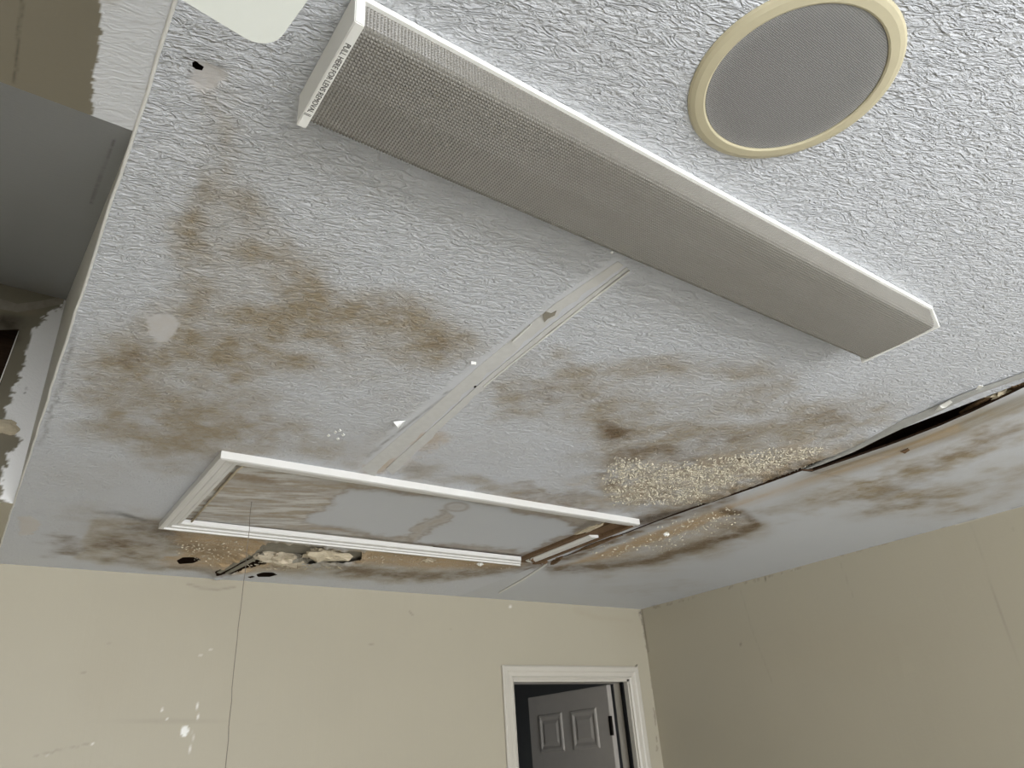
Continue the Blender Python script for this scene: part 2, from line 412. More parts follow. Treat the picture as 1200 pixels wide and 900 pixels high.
    T(br, .55*blob(X, Y0, 210, 640, 70, 9, 8)); T(dk, .65*blob(X, Y0, 143, 606, 26, 4, 12)); T(dk, .35*blob(X, Y0, 175, 622, 30, 5, 10))
    # orange bleed next to the seam
    T(oc, .55*blob(X, Y, 500, 512, 20, 12, -35)); T(oc, .6*blob(X, Y, 452, 542, 26, 9, -20)); T(br, .22*blob(X, Y, 455, 545, 24, 7, -10))
    # crumbling cream area by the crack
    fk = fill(X, Y, [(690, 566), (716, 538), (800, 545), (900, 528), (960, 522), (985, 528), (930, 562), (840, 592), (770, 596), (712, 588)], 12)
    T(oc, .42*fk*brk); T(fl, fk); T(pa, .5*fk*brk); tan *= 1-.5*fk
    T(br, .9*line(X0, Y0+n2*4, [(745, 612), (800, 600), (880, 574), (950, 545)], 7)); T(tan, .7*line(X0, Y0, [(760, 604), (880, 568), (960, 536), (1010, 516)], 9))
    T(dk, .6*line(X0, Y0+n2*4, [(752, 611), (800, 600), (880, 574), (940, 549)], 4)*brk)
    # patches without texture
    P1 = fill(X0+n3*10, Y0+n3*8, [(172, 372), (185, 366), (200, 368), (210, 378), (208, 392), (196, 399), (186, 401), (174, 390)], 1.2)
    P2 = fill(X0+n3*8, Y0+n3*8, [(230, 70), (262, 82), (266, 92), (250, 104), (232, 106), (218, 97)], 1.5)
    P3 = fill(X0+n3*8, Y0+n3*5, [(22, 607), (34, 604), (48, 612), (40, 626), (24, 628)], 1.5)
    for P in (P1, P2, P3):
        T(sm, P); tan *= (1-.8*P); br *= (1-P)
    T(oc, .16*P1); T(oc, .16*P2); T(oc, .25*P3); T(ba, .12*P2)
    T(dk, .55*line(X0, Y0, [(173, 371), (186, 366), (201, 368)], .8)); T(dk, .75*line(X0, Y0, [(228, 72), (219, 96)], .9)); T(dk, .6*line(X0, Y0, [(228, 68), (246, 76), (264, 82)], .9))
    seam = fill(X0+n3*4, Y0, [(722, 300), (742, 318), (640, 390), (560, 452), (520, 490), (470, 552), (416, 552), (452, 512), (540, 436), (610, 382), (650, 350)], 3)
    T(sm, seam); tan *= (1-.72*seam); br *= 1-.8*seam
    T(dk, .55*line(X0, Y0+n3*3, [(430, 535), (480, 496), (530, 455)], .9)); T(dk, .30*line(X0, Y0+n3*3, [(445, 545), (505, 490), (545, 452), (600, 405)], .8))
    T(dk, .35*line(X0, Y0+n3*4, [(190, 64), (215, 68), (234, 64), (262, 80)], 1.0))
    T(dk, .40*line(X0+n3*8, Y0, [(88, 385), (70, 455), (48, 520)], 2.0))
    # smoother low relief far away, mould specks
    sp = (vnoise(U*120, V*120, 9) > .93)*1.0
    T(dk, .45*sp*np.clip(tan+br-.55, 0, 1)*1.6)
    T(sm, .45*sst(600, 660, Y0))
    return stack(tan*brk, br*np.clip(brk, .6, 1.2), oc, sm), stack(dk, ba, pa, fl)

def sheet_mask(X0, Y0, U, V):
    n1 = fbm(U*7, V*7, 13)-.5; n2 = fbm(U*7, V*7, 51)-.5; n3 = fbm(U*30, V*30, 87, 3)-.5
    X = X0+n1*46+n3*12; Y = Y0+n2*22+n3*6
    brk = np.clip(.8+1.1*(fbm(U*14, V*14, 25)-.5)*2, .25, 1.25)
    z = np.zeros_like(X); tan = z.copy(); br = z.copy(); oc = z.copy(); sm = z.copy(); dk = z.copy(); ba = z.copy(); pa = z.copy(); fl = z.copy()
    def T(arr, val): np.maximum(arr, val, out=arr)
    crack = [(600, 672), (660, 659), (745, 625), (800, 606), (880, 580), (950, 552), (1000, 536), (1060, 516), (1130, 488), (1200, 458)]
    T(oc, .85*fill(X0+n1*12, Y0+n2*8, [(655, 664), (700, 648), (770, 622), (850, 592), (868, 588), (850, 604), (790, 628), (720, 652)], 3))
    stk = np.clip(.35+1.3*fbm(U*70, V*3.0, 44, 4), 0, 1.25)
    T(ba, .8*stk*sst(900, 985, X0)*line(X0, Y0+n2*5, [(900, 580), (960, 556), (1010, 540), (1060, 524), (1130, 498), (1200, 470)], 9))
    T(oc, .5*stk*line(X0, Y0+n2*5, [(860, 592), (960, 560), (1040, 534), (1120, 502)], 5))
    lob = fill(X0+n1*18, Y0+n2*9, [(650, 664), (760, 655), (850, 630), (886, 614), (870, 598), (830, 594), (770, 622), (700, 650)], 5)
    T(tan, .42*lob); T(fl, lob*.7); T(pa, .25*lob*brk); T(oc, .25*lob*brk)
    T(br, 1.1*line(X0+n1*14, Y0+n2*8, [(645, 668), (700, 664), (760, 656), (820, 640), (862, 628), (884, 615), (872, 602), (846, 596)], 6))
    T(tan, .6*line(X0+n1*10, Y0+n2*8, [(700, 664), (770, 656), (840, 638), (888, 618)], 13))
    T(br, .45*blob(X, Y, 855, 622, 36, 10, -25))
    for cx, cy, rx, ry, rot, k in [(1010, 570, 70, 12, -16, .85), (1090, 545, 100, 11, -20, .80), (1060, 585, 60, 13, -8, .75), (1150, 520, 80, 12, -20, .7),
        (1120, 585, 60, 14, -10, .55), (980, 574, 40, 10, -10, .6), (1180, 560, 60, 16, -16, .4), (930, 596, 60, 8, -10, .35), (770, 690, 60, 7, -3, .16), (1160, 490, 60, 10, -22, .6)]:
        T(tan, min(1, k*1.25)*blob(X, Y, cx, cy, rx*1.1, ry*1.1, rot))
    for cx, cy, rx, ry, rot, k in [(1040, 572, 60, 6, -14, .40), (1110, 535, 70, 5, -20, .42), (1060, 590, 40, 5, -8, .38), (1160, 512, 50, 5, -20, .40)]:
        T(br, k*blob(X, Y, cx, cy, rx, ry, rot))
    tan *= np.clip(.55+.9*fbm(U*45, V*4.0, 54, 4), .4, 1.15)
    T(br, .9*line(X0, Y0+n3*4, [(625, 664), (680, 650), (748, 622), (800, 603), (860, 584)], 4))
    T(dk, .35*line(X0, Y0+n3*3, [(745, 716), (860, 686), (960, 658), (1080, 626), (1200, 592)], .9)*(fbm(U*25, V*25, 6) > .5))
    T(sm, np.full_like(X, .55)-.45*fl)
    return stack(tan*brk, br*np.clip(brk, .6, 1.2), oc, sm), stack(dk, ba, pa, fl)

# ------------------------------------------------------------------ ceiling
HATCH = (0.46, 1.975, 1.87, 2.53)     # opening x0 x1 y0 y1
HOLES_C = [
    [tuple(p) for p in [(224, 74), (229, 71), (233, 76), (239, 79), (237, 84), (230, 83), (226, 80)]],
    [(207, 657), (214, 653), (230, 653), (236, 656), (226, 660), (210, 661)],
    [(300, 673), (308, 670.5), (320, 671), (325, 673.5), (316, 676), (302, 676)],
    [(290, 676), (296, 674.5), (299, 676), (293, 677.5)],
    [(314, 632), (424, 645), (424, 652), (414, 656), (398, 657), (378, 656), (350, 656), (322, 653), (302, 660), (268, 670), (254, 672), (252, 668), (276, 657), (300, 643)],
    [(539, 449), (543, 446), (550, 447), (548, 452), (541, 453)],
    [(554, 452), (557, 451), (560, 453), (556, 455)],
]
xs = coords((XE, 2.04, .006)); ys = coords((YF, -.2, .3), (-.2, .1, .05), (.1, YB, .0062))
ys_h = ys
def cplane(U, V): return np.stack([U, V, np.full_like(U, ZC)], 1)
hx0, hx1, hy0, hy1 = HATCH
hp = []
for p in [(hx0, hy0, ZC), (hx1, hy0, ZC), (hx1, hy1, ZC), (hx0, hy1, ZC)]:
    a, b = to_px(np.array([p])); hp.append((float(a[0]), float(b[0])))
def ceil_dz(X, Y, U, V):
    d = np.zeros((len(U), 3)); n = fbm(U*40, V*40, 4, 3)-.5
    # crumbly relief beside the crack, drooping torn edges, lifted seam edge
    fk = fill(X, Y, [(690, 566), (716, 538), (800, 545), (900, 528), (985, 528), (930, 562), (840, 592), (770, 596), (712, 588)], 14)
    d[:, 2] += fk*n*.010 - fk*.003
    tear = np.exp(-(np.abs(sdist(X, Y, HOLES_C[4]))/7)**2); d[:, 2] += -tear*(.006+.03*np.clip(n+.1, 0, 1))
    d[:, 2] += -.006*np.exp(-((XCR-U)/.06)**2)*(V < 1.6)
    seam = fill(X, Y, [(712, 306), (740, 318), (640, 392), (560, 452), (520, 490), (462, 552), (418, 552), (460, 508), (540, 440), (610, 385)], 2)
    d[:, 2] -= .0012*seam
    d[:, 2] += .002*fill(X, Y, [(230, 70), (262, 82), (266, 92), (250, 104), (232, 106), (218, 97)], 1.5)
    return d
ceiling = dense('ceiling', xs, ys, cplane, ceil_mask, HOLES_C+[hp], M_CEIL, flip=True, dz=ceil_dz)
struct(ceiling, 'textured grey-white ceiling with brown water stains and a taped seam')

# the sagging outer sheet on the far side of the crack; its edge is eaten back where the gap opens
gap_pts = [(950, 551), (1000, 534), (1050, 516.5), (1100, 497), (1130, 484), (1165, 468), (1200, 451)]
gy = []; gx = []
for p in gap_pts:
    q = on_z(p[0], p[1], ZC-.012); gy.append(q[1]); gx.append(q[0])
o_ = np.argsort(gy); gy = np.array(gy)[o_]; gx = np.array(gx)[o_]
def sheet_fn(U, V):
    edge = np.interp(V, gy, gx, right=XCR+.001); edge = np.maximum(edge, XCR+.001)+.004*(fbm(V*20, V*3, 8)-.5)*(V < 1.3)
    edge = np.where(V > 2.56, XCR-.004, edge)
    x = edge+U*(XR-edge)
    drop = .014*np.exp(-(x-edge)/.22)*(1-sst(1.2, 1.9, V))+.004*np.exp(-(x-edge)/.12)*(1-sst(2.3, 2.56, V))+.0006*(V > 2.56)
    return np.stack([x, V, ZC-drop], 1)
us = coords((0, .35, .005), (.35, 1, .0075))
sheet = dense('drywall_sheet', us, coords((YF, .2, .3), (.2, .45, .05), (.45, YB, .0075)), sheet_fn, sheet_mask, [], M_SHEET, flip=True, parent=ceiling)
sheet['label'] = 'smooth sagging ceiling sheet beyond the open crack'
# broken edge of that sheet
ev = []; ef = []
yy = np.linspace(.3, 2.52, 140)
pe = sheet_fn(np.zeros_like(yy), yy)
for i, p in enumerate(pe): ev += [tuple(p), (p[0]+.002, p[1], p[2]+.007)]
ef = [(2*i, 2*i+1, 2*i+3, 2*i+2) for i in range(len(yy)-1)]
mesh_obj('sheet_edge', ev, ef, M_WOOD, ceiling)
# grey paper lip hanging along the crack
lv = []; lf = []
top = [(940, 550), (962, 540), (1000, 523), (1030, 507), (1060, 491), (1080, 483), (1100, 474), (1122, 464), (1145, 455), (1170, 447), (1200, 436), (1240, 421)]
bot = [(940, 552), (962, 545), (1000, 530), (1030, 515), (1060, 501), (1080, 492), (1100, 483), (1122, 472), (1145, 462), (1170, 453), (1200, 443), (1240, 427)]
for i, (a, b) in enumerate(zip(top, bot)):
    lv += [tuple(on_z(*a, ZC-.004)), tuple(on_z((a[0]+b[0])/2, (a[1]+b[1])/2, ZC-.011)), tuple(on_z(*b, ZC-.010))]
for i in range(len(top)-1):
    for k in range(2): lf.append((3*i+k, 3*i+k+1, 3*i+k+4, 3*i+k+3))
mesh_obj('paper_lip', lv, lf, M_LIP, ceiling, smooth=True)

def solid_patch(name, px, mat, parent, z=ZC, t=.002, curl=.0, seed=0):
    """a small loose piece of board or paper with real thickness; curl lifts its last points away from the ceiling"""
    rnd = random.Random(seed); pts = []
    for i, p in enumerate(px):
        c = curl*(i/(len(px)-1)) if curl else 0
        q = on_z(p[0], p[1], z-c); pts.append(Vector(q))
    bm = bmesh.new()
    a = [bm.verts.new(p-Vector((0, 0, t))) for p in pts]; b = [bm.verts.new(p) for p in pts]
    bm.faces.new(a); bm.faces.new(b[::-1]); n = len(pts)
    for i in range(n): bm.faces.new((a[i], b[i], b[(i+1) % n], a[(i+1) % n]))
    bmesh.ops.triangulate(bm, faces=[f for f in bm.faces if len(f.verts) > 4])
    return bm_obj(name, bm, mat, parent)

# joint tape strips of the seam
def strip(name, pts, wpx, z, t, mat, parent, seed=1):
    bm = bmesh.new(); rnd = random.Random(seed); rows = []
    pts2 = []
    for (x0, y0), (x1, y1) in zip(pts[:-1], pts[1:]):
        n = max(2, int(math.hypot(x1-x0, y1-y0)/9))
        pts2 += [(x0+(x1-x0)*k/n, y0+(y1-y0)*k/n) for k in range(n)]
    pts2.append(pts[-1])
    for i, (x, y) in enumerate(pts2):
        wd = np.interp(i/(len(pts2)-1), np.linspace(0, 1, len(wpx)), wpx)
        wj = wd*(1+rnd.uniform(-.16, .16))
        p = Vector(on_z(x, y, z)); q = Vector(on_z(x+wj*.80, y+wj*.60, z))
        rows.append([bm.verts.new(p), bm.verts.new(p-Vector((0, 0, t))), bm.verts.new(q-Vector((0, 0, t))), bm.verts.new(q)])
    for a, b in zip(rows[:-1], rows[1:]):
        for k in range(3): bm.faces.new((a[k], a[k+1], b[k+1], b[k]))
    bm.faces.new(rows[0]); bm.faces.new(rows[-1][::-1])
    return bm_obj(name, bm, mat, parent)
strip('joint_tape', [(724, 306), (650, 356), (560, 430), (490, 492), (424, 549)], [9, 12, 14, 14, 16], ZC-.0012, .0006, M_TAPE, ceiling, 3)
strip('joint_tape', [(734, 313), (640, 385), (566, 446), (520, 488), (452, 549)], [3, 5, 6, 8, 10], ZC-.0012, .0014, M_TAPE, ceiling, 4)
strip('paint_ridge', [(737, 316), (690, 352), (640, 392), (600, 424), (566, 452)], [1.3, 1.7, 1.9, 1.6, 1.2], ZC-.0020, .003, M_BEAD, ceiling, 5)
strip('paint_ridge', [(600, 399), (612, 388), (622, 379)], [1.5, 2.0, 1.2], ZC-.002, .003, M_BEAD, ceiling, 6)
strip('paint_ridge', [(640, 660), (612, 678), (584, 694)], [1.6, 2, 1.4], ZC-.001, .004, M_BEAD, ceiling, 7)
solid_patch('loose_paper', [(636, 369), (640, 365), (646, 367), (652, 364), (650, 369), (642, 373), (638, 377)], M_GREYBACK, ceiling, ZC-.002, .0015)
solid_patch('paper_flap', [(475, 493), (461, 494), (466, 499), (467, 502), (471, 499)], M_STEEL, ceiling, ZC-.002, .001, .030)
solid_patch('paper_flap', [(552, 423), (558, 424), (558, 427), (552, 426)], M_STEEL, ceiling, ZC-.002, .001, .008)
solid_patch('paper_flap', [(1096, 481), (1101, 475), (1113, 469), (1116, 471), (1108, 477), (1104, 478)], M_STEEL, ceiling, ZC-.012, .0015, .006)
solid_patch('paper_flap', [(1143, 456), (1147, 451), (1152, 452), (1149, 455)], M_STEEL, ceiling, ZC-.010, .0015, .004)
for k, p in enumerate([(385, 510), (393, 506), (396, 514), (402, 509), (398, 504)]):
    solid_patch('paint_chip', [(p[0]-2, p[1]), (p[0], p[1]-1.4), (p[0]+2, p[1]), (p[0], p[1]+1.5)], M_STEEL, ceiling, ZC-.002, .002, .004)

# peeling flakes beside the crack (cannot be counted)
def flakes(name, poly, n, z, smin, smax, mat, parent, seed):
    rnd = random.Random(seed); xsq = [p[0] for p in poly]; ysq = [p[1] for p in poly]; vv = []; ff = []
    pa = np.array([[rnd.uniform(min(xsq), max(xsq)), rnd.uniform(min(ysq), max(ysq))] for _ in range(n*5)])
    sd = sdist(pa[:, 0], pa[:, 1], poly); k = 0
    for (x, y), d in zip(pa, sd):
        if rnd.random() > min(1, max(0, (d+7)/16)): continue
        c = Vector(on_z(x, y, z)); s = rnd.uniform(smin, smax)*rnd.uniform(.5, 1); a = rnd.uniform(0, 6.28)
        t1 = Vector((math.cos(a), math.sin(a), rnd.uniform(-.7, .1))).normalized(); t2 = Vector((-math.sin(a), math.cos(a), rnd.uniform(-.5, .5))).normalized()
        b = len(vv); m = rnd.randint(4, 6)
        for j in range(m):
            an = 2*math.pi*j/m; r = s*rnd.uniform(.6, 1.1)
            p = c+t1*math.cos(an)*r+t2*math.sin(an)*r*.7
            p.z = min(p.z, z+.001); vv.append(p)
        vv.append(c-Vector((0, 0, .002+.25*s*rnd.random())))
        ff += [(b+j, b+(j+1) % m, b+m) for j in range(m)]; k += 1
        if k >= n: break
    o = mesh_obj(name, vv, ff, mat, parent); o['kind'] = 'stuff'; return o
flakes('paint_flakes', [(704, 566), (722, 542), (800, 547), (900, 531), (955, 524), (965, 534), (920, 562), (840, 590), (775, 592), (720, 586)], 5200, ZC-.003, .003, .0075, M_FLAKE, ceiling, 1)
flakes('paint_flakes', [(690, 650), (770, 622), (860, 592), (868, 606), (800, 636), (720, 654)], 260, ZC-.012, .003, .009, M_FLAKE, ceiling, 2)
flakes('gypsum_crumbs', [(215, 632), (305, 640), (290, 655), (250, 664), (200, 645)], 150, ZC-.003, .004, .012, M_GYPSUM, ceiling, 3)
flakes('gypsum_crumbs', [(300, 655), (330, 650), (400, 657), (400, 664), (320, 668), (290, 668)], 260, ZC-.004, .005, .016, M_GYPSUM, ceiling, 4)
flakes('gypsum_crumbs', [(430, 650), (560, 661), (600, 665), (540, 667), (440, 659)], 130, ZC-.003, .003, .010, M_GYPSUM, ceiling, 5)

def lump(name, px, z, sx, sy, sz, mat, parent, seed, rot=0):
    bm = bmesh.new(); bmesh.ops.create_icosphere(bm, subdivisions=3, radius=1); rnd = random.Random(seed); c = on_z(px[0], px[1], z)
    for v in bm.verts:
        p = v.co.copy(); n = float(fbm(np.array([p.x*4.0+seed*3.3]), np.array([p.y*4.0+p.z*2.7]), seed)[0])-.5
        p *= 1+2.1*n; x, y = p.x*sx, p.y*sy
        v.co = Vector((c[0]+x*math.cos(rot)-y*math.sin(rot), c[1]+x*math.sin(rot)+y*math.cos(rot), c[2]+p.z*sz))
    return bm_obj(name, bm, mat, parent)
# torn drywall behind the hatch
lump('torn_drywall', (332, 655), ZC-.004, .085, .05, .020, M_GYPSUM, ceiling, 3, .2)
lump('torn_drywall', (382, 650), ZC-.012, .085, .045, .024, M_PAPER, ceiling, 5, .05)
lump('torn_drywall', (352, 654), ZC-.004, .04, .025, .014, M_GREYBACK, ceiling, 8, .1)
lump('torn_drywall', (503, 656), ZC-.001, .03, .02, .008, M_GYPSUM, ceiling, 11)
lump('torn_drywall', (781, 626), ZC-.014, .012, .008, .007, M_STEEL, ceiling, 12)
lump('torn_drywall', (563, 661), ZC-.004, .012, .010, .007, M_STEEL, ceiling, 13)
solid_patch('hanging_strip', [(305, 640), (308, 643), (272, 664), (258, 671), (254, 670), (272, 659)], M_GREYBACK, ceiling, ZC-.002, .004)
solid_patch('hanging_strip', [(308, 647), (310, 650), (280, 666), (268, 672), (264, 671), (280, 662)], M_GREYBACK, ceiling, ZC-.004, .003)
p0 = on_z(300, 628, ZC+.02); p1 = on_z(440, 664, ZC+.02)
box('backing_board', (.62, 2.50, ZC+.007), (1.45, 2.92, ZC+.020), M_GREYBACK, ceiling)
# debris at the open crack
tube('broken_lath', [on_z(1125, 484, ZC+.0), on_z(1160, 464, ZC+.004), on_z(1205, 447, ZC+.01)], [.004, .010, .008], M_STAINWOOD, ceiling, 7)
lump('torn_drywall', (1178, 460), ZC-.002, .020, .030, .010, M_PAPER, ceiling, 21, .4)
lump('torn_drywall', (1195, 452), ZC-.002, .03, .018, .010, M_STAINWOOD, ceiling, 22, .2)
solid_patch('loose_paper', [(1055, 529), (1064, 525), (1066, 527), (1060, 531)], M_STAINWOOD, ceiling, ZC-.014, .002, .006)

# attic void above
def quad(name, pts, mat, parent=None): return mesh_obj(name, pts, [tuple(range(len(pts)))], mat, parent)
att = box('attic_roof', (XL-.3, YF-.1, 3.95), (XR+.2, YB+.15, 4.0), M_WOOD); struct(att, 'dark attic roof boards above the crack')
for i, (lo, hi) in enumerate([((XL-.3, YF-.15, 2.44), (XR+.2, YF-.1, 4.0)), ((XL-.3, YB+.12, 2.44), (XR+.2, YB+.17, 4.0)),
                              ((XL-.35, YF-.1, 2.44), (XL-.3, YB+.15, 4.0)), ((XR+.12, YF-.1, 2.44), (XR+.17, YB+.15, 4.0))]):
    box('attic_side', lo, hi, M_WOOD, att)
for x in (1.1, 1.7, 2.25, 2.9): box('joist', (x, YF, ZC+.035), (x+.038, YB, ZC+.16), M_WOOD, att)

# ------------------------------------------------------------------ left side: bare soffit, sloping light shaft, painted end
SY0, SY1, SZT = .83, 2.51, 3.16
def zmask(white, extra=None):
    def f(X, Y, U, V):
        n3 = fbm(U*95, V*95, 9, 4)-.5; n1 = fbm(U*20, V*20, 19)-.5
        z = np.zeros_like(X); pa = z.copy(); dk = z.copy(); tan = z.copy(); ba = .6*np.clip(fbm(U*3, V*3, 2)*2-.6, 0, 1)
        if white is not None: pa = fill(X+n3*12+n1*8, Y+n3*8, white, 1.0)
        sm = 1-.55*pa
        ba = ba*(1-pa)
        if extra: dk, tan = extra(X, Y, n1, n3)
        return stack(tan, z, z, sm), stack(dk, ba, pa, z)
    return f
def soff_extra(X, Y, n1, n3):
    dk = .55*line(X+n3*4, Y, [(27, -10), (22, 40), (17, 97)], 1.7)+.2*(X < 22)*sst(0, 4, 22-X)*0
    return dk, .4*blob(X, Y, 130, -5, 14, 12)
def near_margin(poly, extra):
    f = zmask(poly, extra)
    def g(X, Y, U, V):                     # the white margin runs on towards the front wall
        A, B = f(X, Y, U, V); k = V < .60; n = fbm(U*60, V*60, 9, 4)-.5
        B[k, 2] = sst(-.002, .002, U+n*.02-(XE-.064))[k]; B[k, 1] *= 1-B[k, 2]; B[k, 0] = 0; A[k, 0] = 0
        return A, B
    return g
soffit = dense('soffit', coords((XL, -.25, .25), (-.25, XE, .0025)), coords((YF, -.4, .4), (-.4, .54, .01), (.54, SY0, .0025)), cplane,
               near_margin([(124, -60), (118, 40), (112, 90), (106, 128), (104, 200), (300, 200), (300, -60)], soff_extra), [], M_BARE, flip=True)
struct(soffit, 'bare olive-brown drywall soffit with a ragged white painted margin')
def slope_fn(U, V): return np.stack([U, V, ZC+(V-SY0)*(SZT-ZC)/(SY1-SY0)], 1)
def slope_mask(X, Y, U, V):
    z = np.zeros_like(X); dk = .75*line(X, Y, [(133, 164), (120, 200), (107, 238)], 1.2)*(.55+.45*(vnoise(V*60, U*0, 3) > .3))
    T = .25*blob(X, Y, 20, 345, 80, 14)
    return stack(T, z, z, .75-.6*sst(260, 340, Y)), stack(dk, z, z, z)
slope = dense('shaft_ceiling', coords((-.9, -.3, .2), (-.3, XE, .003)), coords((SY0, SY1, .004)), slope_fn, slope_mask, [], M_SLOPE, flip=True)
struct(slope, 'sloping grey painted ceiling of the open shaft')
# triangular cheek of the shaft just beyond the ceiling edge, and the far one
cheek = mesh_obj('wall_shaft', [(XE, SY0, ZC), (XE, SY1, ZC), (XE, SY1, SZT)], [(0, 1, 2)], M_BEAD); struct(cheek, 'narrow white side wall of the open shaft')
mesh_obj('shaft_cheek', [(-.9, SY0, ZC), (-.9, SY1, ZC), (-.9, SY1, SZT)], [(0, 2, 1)], M_BARE, cheek)
def end_fn(U, V): return np.stack([U, np.full_like(U, SY1), V], 1)
def end_extra(X, Y, n1, n3):
    dk = .7*blob(X+n3*8, Y, 8, 378, 20, 12)+.5*blob(X, Y, 14, 395, 12, 10)
    dk = np.maximum(dk, .7*line(X, Y, [(32, 452), (31, 457), (28, 463)], .9)*(vnoise(X*.8, Y*.8, 3) > .45))
    return dk, .35*blob(X, Y, 10, 365, 40, 6)+.25*blob(X, Y, 5, 500, 12, 14)
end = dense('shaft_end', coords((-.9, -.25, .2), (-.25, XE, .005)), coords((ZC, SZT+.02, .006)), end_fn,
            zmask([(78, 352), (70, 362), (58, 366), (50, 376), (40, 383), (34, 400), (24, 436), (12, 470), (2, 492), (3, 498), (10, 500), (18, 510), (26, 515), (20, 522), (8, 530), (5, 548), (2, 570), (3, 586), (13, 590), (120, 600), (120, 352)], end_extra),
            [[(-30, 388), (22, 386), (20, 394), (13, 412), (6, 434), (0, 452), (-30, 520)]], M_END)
struct(end, 'end wall of the open shaft with patchy white paint and a dark hole')
mesh_obj('paint_overhang', [tuple(on_y(*p, SY1-.004)) for p in [(0, 350), (20, 356), (45, 353), (76, 347), (74, 356), (45, 362), (20, 366), (0, 362)]],
         [(0, 1, 6, 7), (1, 2, 5, 6), (2, 3, 4, 5)], M_GREYBACK, end)
tube('hole_trim', [on_y(22, 388, SY1-.004), on_y(11, 418, SY1-.004), on_y(-4, 458, SY1-.004)], .0016, M_STEEL, end, 6)
bmx = on_y(6, 500, SY1-.004)
def lump_at(name, c, s, mat, parent, seed):
    bm = bmesh.new(); bmesh.ops.create_icosphere(bm, subdivisions=3, radius=1)
    for v in bm.verts:
        p = v.co.copy(); n = float(fbm(np.array([p.x*2+seed]), np.array([p.z*2+p.y]), seed)[0])-.5; p *= 1+n
        v.co = Vector((c[0]+p.x*s[0], c[1]+p.y*s[1], c[2]+p.z*s[2]))
    return bm_obj(name, bm, mat, parent)
lump_at('torn_drywall', bmx, (.035, .012, .022), M_PAPER, end, 5)
rear = box('shaft_void', (-.9, SY1+.25, ZC+.05), (.035, SY1+.26, 3.2), M_WOOD, end)
cov = dense('soffit', coords((XL, -.1, .3), (-.1, XE, .02)), coords((SY1, YB, .03)), cplane,
            lambda X, Y, U, V: (stack(*[np.zeros_like(X)]*3, np.ones_like(X)), stack(*[np.zeros_like(X)]*4)), [], M_WALL, flip=True)
struct(cov, 'beige soffit strip past the shaft next to the back wall')
# corner bead along the ceiling edge
rr = random.Random(4); pts = []
for k in range(60):
    y = -.1+(YB-.002+.1)*k/59; pts.append((XE+rr.uniform(-.0012, .0012), y, ZC-.0005))
tube('corner_bead', pts, .0024, M_BEAD, ceiling, 8)
box('soffit_block', (XL, YF, ZC+.004), (XE-.003, SY0-.004, ZC+.02), M_WOOD, att)
box('soffit_block', (XL, SY0-.004, ZC+.004), (-.903, YB, ZC+.02), M_WOOD, att)

# ------------------------------------------------------------------ walls, floor
DX0, DX1, DZ = 2.346, 3.160, 2.040              # rough opening of the doorway
def wplane(U, V): return np.stack([U, np.full_like(U, YB), V], 1)
def wall_mask(X, Y, U, V):
    n3 = fbm(U*50, V*50, 19, 3)-.5; z = np.zeros_like(X); dk = z.copy(); tan = z.copy(); pa = z.copy()
    def T(arr, val): np.maximum(arr, val, out=arr)
    T(pa, 1.0*fill(X+n3*5, Y+n3*5, [(213, 853), (218, 850), (221, 855), (219, 864), (213, 863), (211, 858)], .8))
    for c in [(190, 832, 1.5, 2), (231, 827, 1.2, 4), (232, 840, 1.2, 3), (235, 768, 1.2, 1.5), (247, 761, 1.2, 1.2), (226, 862, .9, 5), (196, 843, 1, 1), (223, 880, .8, 6), (108, 872, 1.4, 1.2), (56, 884, 1.4, 1.0), (598, 711, 1.6, 1.6)]:
        T(pa, .8*blob(X, Y, *c))
    T(dk, .2*line(X+n3*3, Y+n3*4, [(40, 886), (60, 882), (75, 877), (95, 874), (110, 869)], .7))
    T(dk, .25*line(X, Y, [(220, 684), (235, 689), (255, 691), (275, 688)], 1.2)); T(tan, .22*blob(X, Y, 255, 682, 40, 8))
    T(tan, .20*line(X, Y, [(675, 715), (700, 724), (740, 728)], 4)); T(dk, .35*line(X, Y, [(480, 717), (484, 721)], .8)); T(dk, .10*blob(X, Y, 200, 845, 60, 3))
    T(dk, .7*line(X+n3*4, Y, [(750, 716), (755, 740), (759, 762)], .9)); T(dk, .5*line(X+n3*3, Y, [(762, 778), (766, 820), (770, 880)], .6)*(vnoise(V*40, V*0, 5) > .55))
    T(tan, .10*blob(X, Y, 120, 800, 40, 50)); T(tan, .10*blob(X, Y, 740, 735, 26, 20))
    for c in [(128, 753, 3, 1), (98, 788, 3, .7), (435, 755, 3, .7), (528, 738, 2, .7), (190, 846, 8, .7), (300, 848, 10, .7)]: T(dk, .3*blob(X, Y, *c))
    return stack(tan, z, z, np.ones_like(X)), stack(dk, z, pa, z)
def wgrid(name, x0, x1, z0, z1, st, parent=None):
    return dense(name, coords((x0, x1, st)), coords((z0, z1, st)), wplane, wall_mask, [], M_WALL, parent=parent)
wb = wgrid('wall_back', XE-.3, DX0, 1.3, ZC, .0075); struct(wb, 'beige painted back wall with small chips and scratches')
wgrid('wall_section', DX0, DX1, DZ, ZC, .0075, wb); wgrid('wall_section', DX1, XR, 1.3, ZC, .0075, wb)
wgrid('wall_section', XE-.3, DX0, 0, 1.3, .1, wb); wgrid('wall_section', DX1, XR, 0, 1.3, .1, wb); wgrid('wall_section', XL, XE-.3, 0, ZC, .1, wb)
